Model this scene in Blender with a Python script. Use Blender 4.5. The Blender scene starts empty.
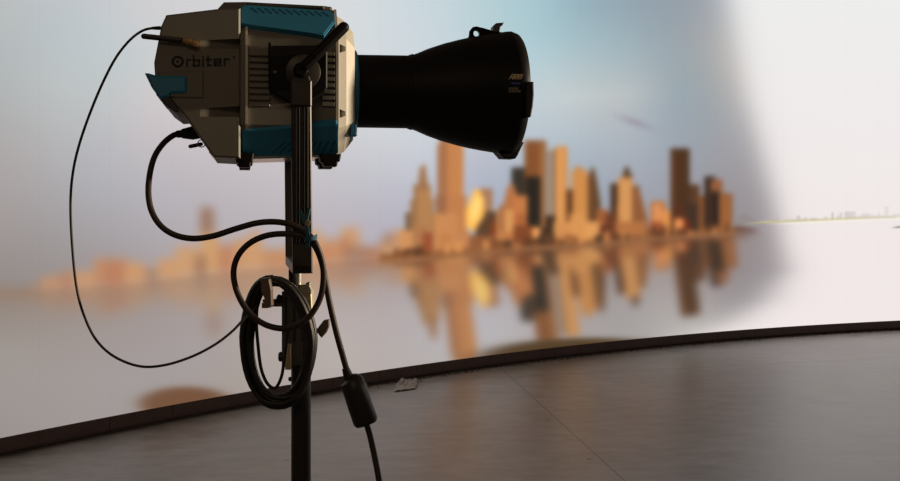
import bpy, bmesh, math, random
import numpy as np
from mathutils import Vector, Matrix
from mathutils.bvhtree import BVHTree

random.seed(7)
rng = np.random.default_rng(7)
scene = bpy.context.scene
col = scene.collection

# ------------------------------------------------------------------ camera constants
F = 965.0            # focal length in pixels of the 900x481 photograph
HZ = 210.0           # image row of the eye level
EYE = Vector((0, 0, 1.5))


def ray(px, py):
    return Vector(((px - 450) / F, 1.0, (HZ - py) / F))


def at(px, py, Y):
    """point seen at a pixel, at depth Y"""
    return EYE + ray(px, py) * Y


# ------------------------------------------------------------------ materials
def lin(c):
    out = []
    for v in c:
        v = v / 255.0
        out.append(v / 12.92 if v <= 0.04045 else ((v + 0.055) / 1.055) ** 2.4)
    return out


def mat(name, rgb, rough=0.5, metal=0.0, vary=0.12, scale=30.0, bump=0.05, spec=0.5):
    m = bpy.data.materials.new(name)
    m.use_nodes = True
    nt = m.node_tree
    b = nt.nodes['Principled BSDF']
    tc = nt.nodes.new('ShaderNodeTexCoord')
    nz = nt.nodes.new('ShaderNodeTexNoise')
    nz.inputs['Scale'].default_value = scale
    nz.inputs['Detail'].default_value = 6
    nt.links.new(tc.outputs['Object'], nz.inputs['Vector'])
    mr = nt.nodes.new('ShaderNodeMapRange')
    mr.inputs['To Min'].default_value = 1 - vary
    mr.inputs['To Max'].default_value = 1 + vary
    nt.links.new(nz.outputs['Fac'], mr.inputs['Value'])
    mx = nt.nodes.new('ShaderNodeVectorMath')
    mx.operation = 'SCALE'
    mx.inputs[0].default_value = rgb
    nt.links.new(mr.outputs['Result'], mx.inputs['Scale'])
    nt.links.new(mx.outputs['Vector'], b.inputs['Base Color'])
    b.inputs['Roughness'].default_value = rough
    b.inputs['Metallic'].default_value = metal
    b.inputs['Specular IOR Level'].default_value = spec
    if bump:
        bp = nt.nodes.new('ShaderNodeBump')
        bp.inputs['Strength'].default_value = bump
        bp.inputs['Distance'].default_value = 0.002
        nz2 = nt.nodes.new('ShaderNodeTexNoise')
        nz2.inputs['Scale'].default_value = scale * 12
        nt.links.new(tc.outputs['Object'], nz2.inputs['Vector'])
        nt.links.new(nz2.outputs['Fac'], bp.inputs['Height'])
        nt.links.new(bp.outputs['Normal'], b.inputs['Normal'])
    return m


M = {
    'shell': mat('lit_tone_silver_shell', (0.58, 0.55, 0.48), 0.42, 0.0, 0.08, 8),  # shell paint lightened so the bezel and seam ribs look strongly lit
    'shell_mid': mat('shade_tone_silver_shell', (0.170, 0.157, 0.132), 0.48, 0.0, 0.08, 8),  # shell paint darkened, the dim light on the flank put into its colour
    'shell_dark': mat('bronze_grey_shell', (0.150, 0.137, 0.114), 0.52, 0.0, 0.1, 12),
    'slot': mat('matt_black_plastic', (0.035, 0.032, 0.030), 0.6),  # plain black of the vent and top rail
    'teal': mat('teal_rubber_bumper', (0.028, 0.215, 0.38), 0.5, 0.0, 0.1, 14),
    'black': mat('black_powder_coat', (0.016, 0.014, 0.013), 0.45, 0.0, 0.15, 20, 0.08, 0.4),
    'satin': mat('black_satin_reflector_shell', (0.0065, 0.0055, 0.0055), 0.5, 0.0, 0.1, 20, 0.05, 0.15),
    'yoke': mat('dark_anodised_yoke', (0.030, 0.022, 0.018), 0.42, 0.2, 0.15, 20),
    'rubber': mat('black_rubber_cable', (0.030, 0.018, 0.014), 0.5, 0.0, 0.15, 40, 0.1, 0.4),
    'rubber2': mat('glossy_black_cable', (0.010, 0.008, 0.007), 0.45, 0.0, 0.15, 40, 0.05, 0.5),
    'steel': mat('chromed_steel', (0.62, 0.60, 0.56), 0.25, 1.0, 0.06, 20, 0.02),
    'brass': mat('gold_plated_connector', (0.62, 0.42, 0.20), 0.32, 1.0, 0.1, 40),
    'cast': mat('yellow_passivated_casting', (0.72, 0.62, 0.38), 0.4, 0.7, 0.12, 30),
    'stand': mat('grey_stand_alloy', (0.10, 0.095, 0.085), 0.42, 0.4, 0.15, 25),
    'stand_dark': mat('black_stand_tube', (0.022, 0.020, 0.018), 0.4, 0.2, 0.15, 25),
    'lever': mat('worn_brown_black_lever', (0.14, 0.10, 0.075), 0.5, 0.0, 0.25, 40),
    'print': mat('black_print', (0.012, 0.009, 0.008), 0.6, bump=0),
    'gold_print': mat('pale_gold_print', (0.75, 0.55, 0.33), 0.5, bump=0),
    'dim_print': mat('dull_grey_print', (0.30, 0.25, 0.19), 0.5, bump=0),
    'blue_print': mat('dark_blue_print', (0.04, 0.06, 0.35), 0.5, bump=0),
    'red_print': mat('dark_red_print', (0.16, 0.03, 0.02), 0.5, bump=0),
    'strap': mat('teal_hook_and_loop_strap', (0.018, 0.10, 0.15), 0.8, 0.0, 0.2, 60, 0.2),
    'skirt': mat('black_brown_skirt_board', (0.11, 0.066, 0.056), 0.6, 0.0, 0.25, 6),
    'casing': mat('black_cabinet_casing', (0.02, 0.02, 0.02), 0.6),
    'paper': mat('crumpled_grey_film', (0.36, 0.31, 0.27), 0.55, 0.0, 0.3, 30),
    'dust': mat('dry_crumb_debris', (0.16, 0.13, 0.11), 0.9, 0.0, 0.5, 90),
}


# ------------------------------------------------------------------ object helpers
def link(name, me, m=None, parent=None):
    o = bpy.data.objects.new(name, me)
    col.objects.link(o)
    if m is not None and me is not None:
        me.materials.append(m)
    if parent is not None:
        o.parent = parent
    return o


def build(name, bm, m, parent=None, smooth=False, sharp=35):
    bmesh.ops.remove_doubles(bm, verts=bm.verts, dist=1e-6)
    bmesh.ops.recalc_face_normals(bm, faces=bm.faces)
    me = bpy.data.meshes.new(name)
    bm.to_mesh(me)
    bm.free()
    if smooth:
        for p in me.polygons:
            p.use_smooth = True
        try:
            me.set_sharp_from_angle(angle=math.radians(sharp))
        except Exception:
            pass
    return link(name, me, m, parent)


def thing(name, label, cat, loc=(0, 0, 0), rz=0.0, group=None):
    o = bpy.data.objects.new(name, None)
    col.objects.link(o)
    o.empty_display_size = 0.05
    o.location = loc
    o.rotation_euler = (0, 0, rz)
    tag(o, label, cat, group)
    return o


def tag(o, label, cat, group=None, kind=None):
    o['label'] = label
    o['category'] = cat
    if group:
        o['group'] = group
    if kind:
        o['kind'] = kind
    return o


def inset(poly, d):
    n = len(poly)
    area = sum(poly[i][0] * poly[(i + 1) % n][1] - poly[(i + 1) % n][0] * poly[i][1] for i in range(n))
    sg = 1 if area > 0 else -1
    out = []
    for i in range(n):
        p0, p1, p2 = Vector(poly[i - 1]), Vector(poly[i]), Vector(poly[(i + 1) % n])
        e1, e2 = (p1 - p0).normalized(), (p2 - p1).normalized()
        n1, n2 = Vector((-e1.y, e1.x)) * sg, Vector((-e2.y, e2.x)) * sg
        b = n1 + n2
        k = d / max(0.35, 1 + n1.dot(n2))
        out.append((p1.x + b.x * k, p1.y + b.y * k))
    return out


def prism(bm, poly, y0, y1, ch=0.0):
    """outline in (x,z) swept along local y from y0 to y1, both ends chamfered"""
    if ch > 0:
        ins = inset(poly, ch)
        rings = [(ins, y0), (poly, y0 + ch), (poly, y1 - ch), (ins, y1)]
    else:
        rings = [(poly, y0), (poly, y1)]
    vs = [[bm.verts.new((p[0], y, p[1])) for p in pl] for pl, y in rings]
    n = len(poly)
    for a, b in zip(vs, vs[1:]):
        for i in range(n):
            bm.faces.new((a[i], a[(i + 1) % n], b[(i + 1) % n], b[i]))
    bm.faces.new(vs[0])
    bm.faces.new(list(reversed(vs[-1])))


def box(bm, x0, x1, y0, y1, z0, z1, ch=0.0):
    prism(bm, [(x0, z0), (x1, z0), (x1, z1), (x0, z1)], y0, y1, ch)


def loft(bm, rings, cap=True):
    vs = [[bm.verts.new(p) for p in r] for r in rings]
    n = len(rings[0])
    for a, b in zip(vs, vs[1:]):
        for i in range(n):
            bm.faces.new((a[i], a[(i + 1) % n], b[(i + 1) % n], b[i]))
    if cap:
        bm.faces.new(vs[0])
        bm.faces.new(list(reversed(vs[-1])))
    return vs


def smooth_path(pts, k=10):
    pts = [Vector(p) for p in pts]
    P = [pts[0] * 2 - pts[1]] + pts + [pts[-1] * 2 - pts[-2]]
    out = []
    for i in range(1, len(P) - 2):
        p0, p1, p2, p3 = P[i - 1], P[i], P[i + 1], P[i + 2]
        for j in range(k):
            t = j / k
            out.append(0.5 * (2 * p1 + (p2 - p0) * t + (2 * p0 - 5 * p1 + 4 * p2 - p3) * t * t
                              + (3 * p1 - p0 - 3 * p2 + p3) * t ** 3))
    out.append(pts[-1])
    return out


def tube(bm, pts, r, seg=12):
    pts = [Vector(p) for p in pts]
    n = len(pts)
    rs = r if isinstance(r, (list, tuple)) else [r] * n
    t0 = (pts[1] - pts[0]).normalized()
    up = Vector((0, 0, 1)) if abs(t0.z) < 0.9 else Vector((1, 0, 0))
    nrm = t0.cross(up).normalized()
    rings = []
    for i in range(n):
        t = (pts[min(i + 1, n - 1)] - pts[max(i - 1, 0)]).normalized()
        nrm = (nrm - t * nrm.dot(t)).normalized()
        bi = t.cross(nrm)
        rings.append([pts[i] + (nrm * math.cos(2 * math.pi * k / seg) + bi * math.sin(2 * math.pi * k / seg)) * rs[i]
                      for k in range(seg)])
    loft(bm, rings)


def rounded_ends(p0, p1, r, k=5):
    """points and radii of a capsule"""
    p0, p1 = Vector(p0), Vector(p1)
    d = (p1 - p0).normalized()
    L = (p1 - p0).length
    pts, rs = [], []
    for i in range(k + 1):
        a = math.pi / 2 * (1 - i / k)
        pts.append(p0 + d * (r - r * math.sin(a)))
        rs.append(max(r * math.cos(a), 1e-4))
    for i in range(k + 1):
        a = math.pi / 2 * i / k
        pts.append(p0 + d * (L - r + r * math.sin(a)))
        rs.append(max(r * math.cos(a), 1e-4))
    return pts, rs


# ------------------------------------------------------------------ the picture shown on the LED wall
OX, OY, PW, PH = 60, 60, 1020, 620      # canvas margins and size
gy, gx = np.mgrid[0:PH, 0:PW].astype(np.float32)
gx -= OX
gy -= OY


def blur(a, s):
    if s <= 0:
        return a
    k = int(3 * s + 1)
    w = np.exp(-0.5 * (np.arange(-k, k + 1) / s) ** 2)
    w /= w.sum()
    for ax in (0, 1):
        pad = [(0, 0)] * a.ndim
        pad[ax] = (k, k)
        p = np.pad(a, pad, mode='edge')
        o = np.zeros_like(a)
        for i, wi in enumerate(w):
            sl = [slice(None)] * a.ndim
            sl[ax] = slice(i, i + a.shape[ax])
            o += wi * p[tuple(sl)]
        a = o
    return a


def poly_mask(pts):
    inside = np.zeros((PH, PW), bool)
    n = len(pts)
    for i in range(n):
        x1, y1 = pts[i]
        x2, y2 = pts[(i + 1) % n]
        if y1 == y2:
            continue
        c = ((y1 > gy) != (y2 > gy)) & (gx < (x2 - x1) * (gy - y1) / (y2 - y1) + x1)
        inside ^= c
    return inside


def curve(xs, ys, x):
    return np.interp(x, xs, ys)


def field(cps):
    """smooth colour field through scattered control colours"""
    P = np.array([(c[0], c[1]) for c in cps], float)
    C = np.array([c[2] for c in cps], float)
    def ker(d2):
        return np.sqrt(d2 + 35.0 ** 2)
    d2 = ((P[:, None] - P[None]) ** 2).sum(-1)
    n = len(P)
    A = np.zeros((n + 1, n + 1))
    A[:n, :n] = ker(d2) + np.eye(n) * -4.0
    A[:n, n] = A[n, :n] = 1
    w = np.linalg.solve(A, np.vstack([C - 0, np.zeros((1, 3))]))
    out = np.zeros((PH, PW, 3))
    for i in range(n):
        out += ker((gx - P[i, 0]) ** 2 + (gy - P[i, 1]) ** 2)[..., None] * w[i]
    return np.clip(out + w[n], 30, 250)


SKY = [(-50, -50, (184, 187, 187)), (0, 0, (187, 190, 190)), (60, 20, (188, 195, 200)), (0, 70, (179, 184, 185)),
       (130, 60, (195, 203, 205)), (150, 15, (207, 206, 208)), (-50, 150, (166, 162, 162)), (0, 150, (173, 168, 168)), (60, 80, (188, 193, 194)),
       (0, 240, (158, 150, 148)), (0, 280, (148, 140, 136)), (100, 130, (186, 188, 191)), (100, 200, (174, 172, 177)),
       (100, 250, (164, 157, 158)), (180, 200, (184, 179, 184)), (150, 110, (205, 198, 200)), (240, 190, (190, 183, 188)),
       (230, -10, (212, 212, 214)), (350, 10, (213, 218, 221)), (400, 20, (204, 214, 220)), (440, 20, (200, 214, 220)),
       (470, 10, (188, 209, 214)), (540, 10, (168, 199, 207)), (530, 35, (172, 201, 209)), (545, 60, (180, 204, 212)), (510, -50, (180, 203, 210)),
       (560, 90, (194, 203, 206)), (600, 20, (157, 179, 189)), (620, 60, (165, 184, 191)), (590, 0, (148, 173, 184)), (570, 45, (168, 192, 200)),
       (670, 20, (150, 161, 170)), (690, 80, (152, 165, 172)), (640, 92, (182, 187, 190)), (600, 100, (186, 193, 196)), (660, 112, (160, 172, 181)),
       (560, 130, (184, 196, 204)), (575, 155, (174, 186, 197)), (640, 160, (168, 174, 184)), (705, 150, (156, 160, 168)), (720, 200, (152, 147, 152)),
       (340, 70, (214, 216, 218)), (340, 125, (210, 210, 213)), (350, 170, (199, 197, 203)), (380, 205, (188, 185, 195)), (330, 215, (190, 184, 190)),
       (480, 160, (184, 188, 199)), (480, 190, (176, 181, 197)), (400, 140, (206, 209, 215)), (440, 150, (198, 203, 212)), (600, 170, (166, 174, 185)),
       (720, 0, (160, 165, 172)), (724, 60, (178, 175, 172)), (735, 110, (170, 168, 170)),
       (790, 60, (200, 198, 196)), (790, 180, (160, 155, 158)), (700, -50, (152, 162, 171))]
WATER = [(-50, 300, (146, 138, 132)), (0, 315, (148, 140, 134)), (0, 350, (160, 152, 147)), (0, 390, (158, 150, 146)),
         (100, 330, (160, 151, 148)), (100, 365, (163, 155, 153)), (200, 360, (166, 158, 157)), (230, 380, (168, 158, 152)),
         (380, 300, (178, 169, 170)), (340, 350, (184, 174, 170)), (400, 375, (180, 172, 169)), (490, 320, (184, 180, 184)),
         (490, 290, (178, 174, 182)), (545, 310, (176, 168, 168)), (620, 310, (164, 158, 158)), (640, 335, (168, 163, 162)),
         (690, 275, (160, 151, 151)), (750, 255, (150, 141, 143)), (740, 300, (150, 144, 146)), (690, 325, (182, 177, 173)),
         (800, 300, (160, 155, 155)), (300, 450, (160, 150, 146)), (0, 480, (150, 142, 138)), (600, 450, (165, 160, 158))]
SHX = [-60, 0, 50, 137, 203, 320, 427, 508, 578, 647, 735, 960]
SHY = [297, 294, 291, 284, 275, 264, 256, 248, 245, 238, 232, 226]


def skyline(items, s):
    rgb = np.zeros((PH, PW, 3))
    a = np.zeros((PH, PW))
    for it in items:
        pts, c = it
        if len(pts) == 2 and not isinstance(pts[0], tuple):
            pass
        m = poly_mask(pts)
        rgb[m] = c
        a[m] = 1
    return blur(rgb, s), blur(a, s)


def R(x0, x1, y0, c, y1=None):
    """one tower of the pictured skyline: straight sided, standing on the shore line"""
    if y1 is None:
        y1 = float(curve(SHX, SHY, (x0 + x1) / 2))
    return ([(x0, y0), (x1, y0), (x1, y1), (x0, y1)], c)


LEFT = [R(-60, 30, 288, (140, 118, 104)), R(30, 48, 285, (160, 125, 102)), R(42, 60, 277, (196, 142, 104)),
        R(60, 75, 272, (180, 128, 100)), R(75, 96, 272, (208, 152, 108)), R(94, 128, 259, (194, 136, 98)),
        R(104, 124, 263, (188, 120, 86)), R(126, 146, 263, (212, 154, 104)), R(146, 158, 270, (160, 120, 98)),
        R(158, 180, 259, (212, 155, 104)), R(176, 196, 247, (212, 160, 112)), R(196, 240, 250, (206, 150, 104)),
        R(201, 214, 208, (142, 104, 84)), R(201, 219, 234, (216, 162, 106)), R(196, 206, 256, (150, 105, 80)),
        R(219, 233, 246, (192, 124, 90)), R(233, 262, 240, (208, 152, 104)), R(250, 262, 232, (214, 158, 110)),
        R(262, 290, 250, (200, 138, 92)), R(290, 320, 240, (200, 140, 96)), R(304, 322, 231, (216, 166, 118)),
        R(318, 346, 240, (204, 146, 102)), R(320, 332, 248, (204, 128, 86)), R(342, 360, 228, (214, 158, 110)), R(340, 350, 238, (192, 120, 80)),
        R(346, 364, 246, (160, 118, 96)), R(360, 385, 248, (168, 112, 82)), R(380, 420, 240, (190, 138, 100)),
        R(384, 396, 234, (160, 124, 100)), R(394, 412, 231, (206, 150, 108)), R(382, 425, 246, (212, 156, 108)),
        R(366, 380, 252, (176, 110, 76))]
MID = [R(406, 416, 213, (132, 106, 86)), R(411, 434, 200, (164, 124, 90)), R(414, 431, 185, (166, 124, 92)),
       ([(418, 185), (420, 168), (425, 164), (428, 185)], (168, 124, 94)), R(418, 432, 190, (182, 136, 96)),
       R(438, 464, 145, (170, 116, 86)), R(440, 462, 120, (176, 122, 90)), R(436, 467, 196, (166, 116, 88)), R(448, 464, 140, (198, 136, 92)),
       R(447, 467, 196, (194, 132, 90)), R(400, 413, 231, (208, 152, 108)), R(413, 428, 226, (180, 128, 92)),
       R(423, 433, 233, (172, 94, 66)), R(434, 458, 214, (202, 142, 98)), R(440, 452, 234, (196, 132, 88)),
       R(480, 493, 189, (172, 128, 104)), R(476, 500, 212, (112, 84, 66)), R(490, 500, 222, (150, 78, 50)),
       ([(466, 210), (470, 200), (474, 190), (480, 190), (485, 200), (484, 216), (474, 232), (466, 227)], (255, 196, 108)),
       ([(471, 208), (476, 194), (482, 200), (478, 216), (471, 224)], (255, 226, 140)),
       R(455, 470, 232, (196, 136, 96)), R(470, 498, 236, (158, 104, 72)),
       R(512, 526, 168, (76, 70, 68)), ([(503, 205), (508, 186), (513, 183), (519, 200), (520, 248), (503, 248)], (188, 122, 82)),
       R(525, 546, 141, (152, 96, 60)), R(540, 547, 143, (168, 116, 78)), R(526, 541, 177, (60, 55, 52)), R(530, 541, 225, (60, 52, 48)),
       R(514, 528, 196, (200, 128, 82)), R(516, 528, 214, (186, 112, 72)), R(497, 514, 210, (204, 146, 98)), R(506, 513, 210, (216, 158, 104)),
       R(500, 504, 206, (170, 110, 74)), R(546, 555, 151, (156, 146, 148)), R(554, 558, 149, (150, 104, 70)), R(546, 556, 216, (82, 64, 56)),
       R(556, 568, 147, (214, 150, 92)), R(557, 562, 150, (226, 164, 106)), R(572, 588, 171, (208, 146, 88)), ([(573, 172), (576, 167), (582, 167), (584, 172)], (200, 140, 86)),
       R(567, 573, 190, (110, 72, 52)), R(588, 592, 176, (150, 100, 66)),
       ([(589, 245), (590, 172), (593, 166), (596, 176), (601, 205), (601, 245)], (122, 86, 60)),
       R(597, 609, 210, (176, 106, 68)), R(601, 612, 226, (110, 60, 46)), R(586, 600, 222, (222, 162, 104)),
       R(554, 570, 222, (212, 150, 98)), R(560, 580, 232, (204, 142, 92)), R(570, 586, 214, (216, 154, 96)),
       R(514, 536, 226, (152, 86, 56)), ([(533, 228), (541, 228), (543, 233), (541, 239), (534, 239), (532, 233)], (244, 172, 112)),
       R(541, 552, 228, (90, 66, 54)), R(500, 514, 232, (196, 130, 86)),
       R(611, 618, 184, (92, 64, 52)), R(617, 641, 206, (172, 114, 76)), R(632, 640, 186, (150, 102, 72)),
       ([(622, 180), (625, 168), (628, 166), (632, 180)], (108, 74, 56)), R(624, 633, 175, (118, 80, 58)), R(618, 633, 178, (206, 148, 96)), R(622, 630, 180, (214, 158, 104)),
       ([(636, 236), (636, 190), (640, 192), (648, 222), (648, 236)], (160, 104, 70)), R(606, 618, 214, (130, 76, 56)), R(616, 646, 222, (186, 122, 80)),
       R(651, 666, 202, (194, 122, 74)), R(654, 662, 205, (222, 152, 104)), R(650, 664, 222, (180, 98, 62)), R(663, 674, 211, (226, 154, 92)),
       R(671, 690, 149, (98, 68, 48)), R(671, 676, 152, (116, 76, 52)), R(681, 685, 152, (104, 70, 50)), R(690, 700, 185, (112, 78, 58)),
       R(683, 700, 204, (88, 68, 60)), R(673, 686, 206, (110, 66, 50)), R(675, 684, 219, (240, 156, 100)), R(685, 690, 220, (146, 62, 42)),
       R(699, 713, 196, (152, 98, 66)), R(704, 714, 227, (218, 150, 100)), R(705, 716, 177, (72, 56, 50)), R(711, 723, 180, (164, 106, 76)),
       R(712, 720, 192, (54, 48, 48)), R(719, 733, 194, (160, 102, 66)), R(722, 731, 198, (170, 110, 70)),
       ([(733, 232), (735, 226), (748, 228), (758, 230), (758, 232)], (122, 84, 70)),
       # low quay along the water
       ([(380, 262), (380, 254), (430, 251), (510, 244), (580, 241), (650, 233), (735, 228), (735, 234), (650, 240), (580, 247), (510, 251), (430, 259)], (162, 108, 72))]
for _ in range(70):
    x = random.uniform(386, 728)
    b = float(curve(SHX, SHY, x))
    w, h = random.uniform(3, 8), random.uniform(3, 13)
    c = random.choice([(216, 150, 98), (150, 98, 66), (122, 80, 56), (196, 130, 84), (150, 84, 56), (104, 74, 58), (130, 88, 60), (116, 78, 56)])
    MID.append(([(x, b - h), (x + w, b - h), (x + w, b - 1), (x, b - 1)], c))
# the sunset tones are a little muted towards the brown of the haze
def tone(c):
    lum = 0.35 * c[0] + 0.5 * c[1] + 0.15 * c[2]
    k = 0.74 + 0.27 * min(1, max(0, (lum - 60) / 90))
    return (c[0] * k, c[1] * k * .965, c[2] * k * .87)


MID = [(p, tone(c)) for p, c in MID]
LEFT = [(p, tuple(0.74 * v + 0.26 * h for v, h in zip(c, (184, 150, 126)))) for p, c in LEFT]


def make_picture():
    shore = curve(SHX, SHY, gx)
    sky, wat = field(SKY), field(WATER)
    cl = blur(rng.normal(0, 1, (PH, PW)), 26)
    cl /= cl.std()
    sky += cl[..., None] * np.array((1.6, 1.2, 1.0))
    below = 1 / (1 + np.exp(-(gy - shore) / 1.5))
    img = sky * (1 - below[..., None]) + wat * below[..., None]
    # a small mauve cloud streak
    s = np.exp(-(((gx - 634) * 0.94 + (gy - 122) * 0.34) / 17) ** 2 - ((-(gx - 634) * 0.34 + (gy - 122) * 0.94) / 4.2) ** 2)
    img += s[..., None] * np.array((-14, -22, -18))
    s = np.exp(-((gx - 598) / 60) ** 2 - ((gy - 96 + (gx - 598) * 0.05) / 11) ** 2)
    img += s[..., None] * np.array((5, 4, 2))
    # brown glow on the water just below the city
    dep = gy - shore
    hz = np.exp(-np.clip(dep, 0, None) / 19) * (dep > -2) * 0.95
    dens = curve([-60, 0, 60, 200, 330, 420, 600, 700, 735, 752], [0.2, 0.3, 0.5, 0.6, 0.65, 0.8, 0.85, 0.75, 0.35, 0], gx)
    hz = blur(hz, 2.0) * dens
    img = img * (1 - hz[..., None]) + hz[..., None] * np.array((160, 118, 88))
    lay = [skyline(LEFT, 4.8), skyline(MID, 2.7)]
    # reflections, a little shorter and slanting to the right
    for k, (rgb, a) in enumerate(lay):
        d = gy - shore
        sx = np.clip(gx - 0.13 * d + OX, 0, PW - 1).astype(int)
        sh2 = curve(SHX, SHY, gx - 0.13 * d)
        sy = np.clip(sh2 - d / 0.93 + OY, 0, PH - 1).astype(int)
        ok = (d > 0)
        rr = np.where(ok[..., None], rgb[sy, sx], 0)
        aa = np.where(ok, a[sy, sx], 0)
        rr, aa = blur(rr, (5.5, 3.2)[k]), blur(aa, (5.5, 3.2)[k])
        k1 = (0.58, 0.93)[k]
        tone = np.array((164, 120, 90))
        rr = rr * 0.86 + aa[..., None] * tone * 0.08
        img = img * (1 - k1 * aa[..., None]) + k1 * rr
    for rgb, a in lay:
        img = img * (1 - a[..., None]) + rgb
    # near banks at the foot of the picture
    def bank(cx, cy, rx, ry, c, soft):
        nonlocal img
        e = np.sqrt(((gx - cx) / rx) ** 2 + ((gy - cy) / ry) ** 2)
        m = 1 / (1 + np.exp((e - 1) / soft))
        img = img * (1 - m[..., None]) + m[..., None] * np.array(c)
    bank(186, 404, 46, 17, (118, 84, 62), 0.10)
    bank(590, 360, 112, 22, (84, 64, 42), 0.07)
    # the over-bright part of the wall with a pale far skyline
    cc = curve([-60, 0, 100, 150, 200, 240, 270, 300, 320, 335, 420], [718, 729, 748, 761, 773, 780, 787, 765, 732, 697, 610], gy)
    ww = curve([-60, 0, 150, 240, 270, 300, 335, 420], [13, 13, 11, 11, 13, 18, 22, 26], gy)
    m = 1 / (1 + np.exp(-(gx - cc) / ww * 1.5))
    m = blur(m, 3)
    top = np.clip(gy / 240, 0, 1)[..., None]
    white = np.array((238, 238, 237)) * (1 - top) + np.array((241, 232, 231)) * top
    white = white + blur(rng.normal(0, 1, (PH, PW)), 30)[..., None] * 20
    img = img * (1 - m[..., None]) + m[..., None] * white
    ln = curve([735, 760, 900, 960], [225.5, 223.2, 217.3, 215], gx)
    hill = ((gy < ln) & (gy > ln - 11 * np.exp(-((gx - 742) / 13) ** 2)) & (gx > 728)).astype(float)
    hill = blur(hill, 1.0) * np.clip((gx - 728) / 14, 0, 1) * 0.40
    img = img * (1 - hill[..., None]) + hill[..., None] * np.array((142, 132, 124))
    fade = np.clip((gx - 742) / 25, 0, 1)
    g = np.exp(-((gy - ln + 0.9) / 1.3) ** 2) * fade * 0.75 * curve([740, 800, 850, 900, 960], [1, 1, .8, .45, .4], gx)
    img = img * (1 - g[..., None]) + g[..., None] * np.array((206, 198, 138))
    g = np.exp(-((gy - ln - 1.4) / 0.9) ** 2) * np.clip((gx - 765) / 30, 0, 1) * 0.6
    img = img * (1 - g[..., None]) + g[..., None] * np.array((250, 246, 226))
    far = np.zeros((PH, PW))
    for x, w, h, d in [(766, 2, 4, .5), (777, 2, 7, .4), (797, 4, 4, .7), (804, 4, 2, .6), (810, 8, 1.5, .5), (824, 4, 2.5, .5), (832, 2, 6, 1),
                       (837, 3, 2.5, .6), (840, 3, 5, .6), (845, 5, 6.5, .7), (850, 6, 6, .6), (862, 8, 3, .5), (870, 4, 2.5, .4),
                       (878, 3, 3, .4), (885, 4, 9, .35), (893, 8, 2, .3), (770, 10, 2, .4), (785, 20, 1.5, .3), (852, 44, 1.5, .35)]:
        b = curve([735, 760, 900, 960], [225.5, 223.2, 217.3, 215], x)
        mm = (gx >= x) & (gx < x + w) & (gy > b - 2 - h) & (gy < b - 1)
        far[mm] = np.maximum(far[mm], d)
    far = blur(far, 0.6) * 0.55
    img = img * (1 - far[..., None]) + far[..., None] * np.array((178, 168, 160))
    e = np.exp(-((gx - 899) / 5) ** 2 - ((gy - 227 + (gx - 899) * .1) / 0.9) ** 2) * 0.8
    img = img * (1 - e[..., None]) + e[..., None] * np.array((96, 92, 80))
    return np.clip(img, 0, 255)


# ------------------------------------------------------------------ LED wall: a slice of a big cylinder standing on the floor
CX, CY, RR = 10.9135, -3.7417, 16.6629
SK = 0.12            # skirt height
WALL_H = 4.7


def wall_pt(phi, z, off=0.0):
    return Vector((CX + (RR + off) * math.cos(phi), CY + (RR + off) * math.sin(phi), z))


def phi_of(px):
    dx = (px - 450) / F
    a, b, c = 1 + dx * dx, -2 * (dx * CX + CY), CX * CX + CY * CY - RR * RR
    t = (-b + math.sqrt(b * b - 4 * a * c)) / (2 * a)
    return math.atan2(t - CY, dx * t - CX)


PHI_L, PHI_R = phi_of(-40), phi_of(940)
PHI_END_L, PHI_END_R = PHI_L + 0.09, PHI_R - 0.95

wall = thing('video_screen', 'tall curved video screen showing a blurred sunlit city skyline over water', 'screen')


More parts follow.
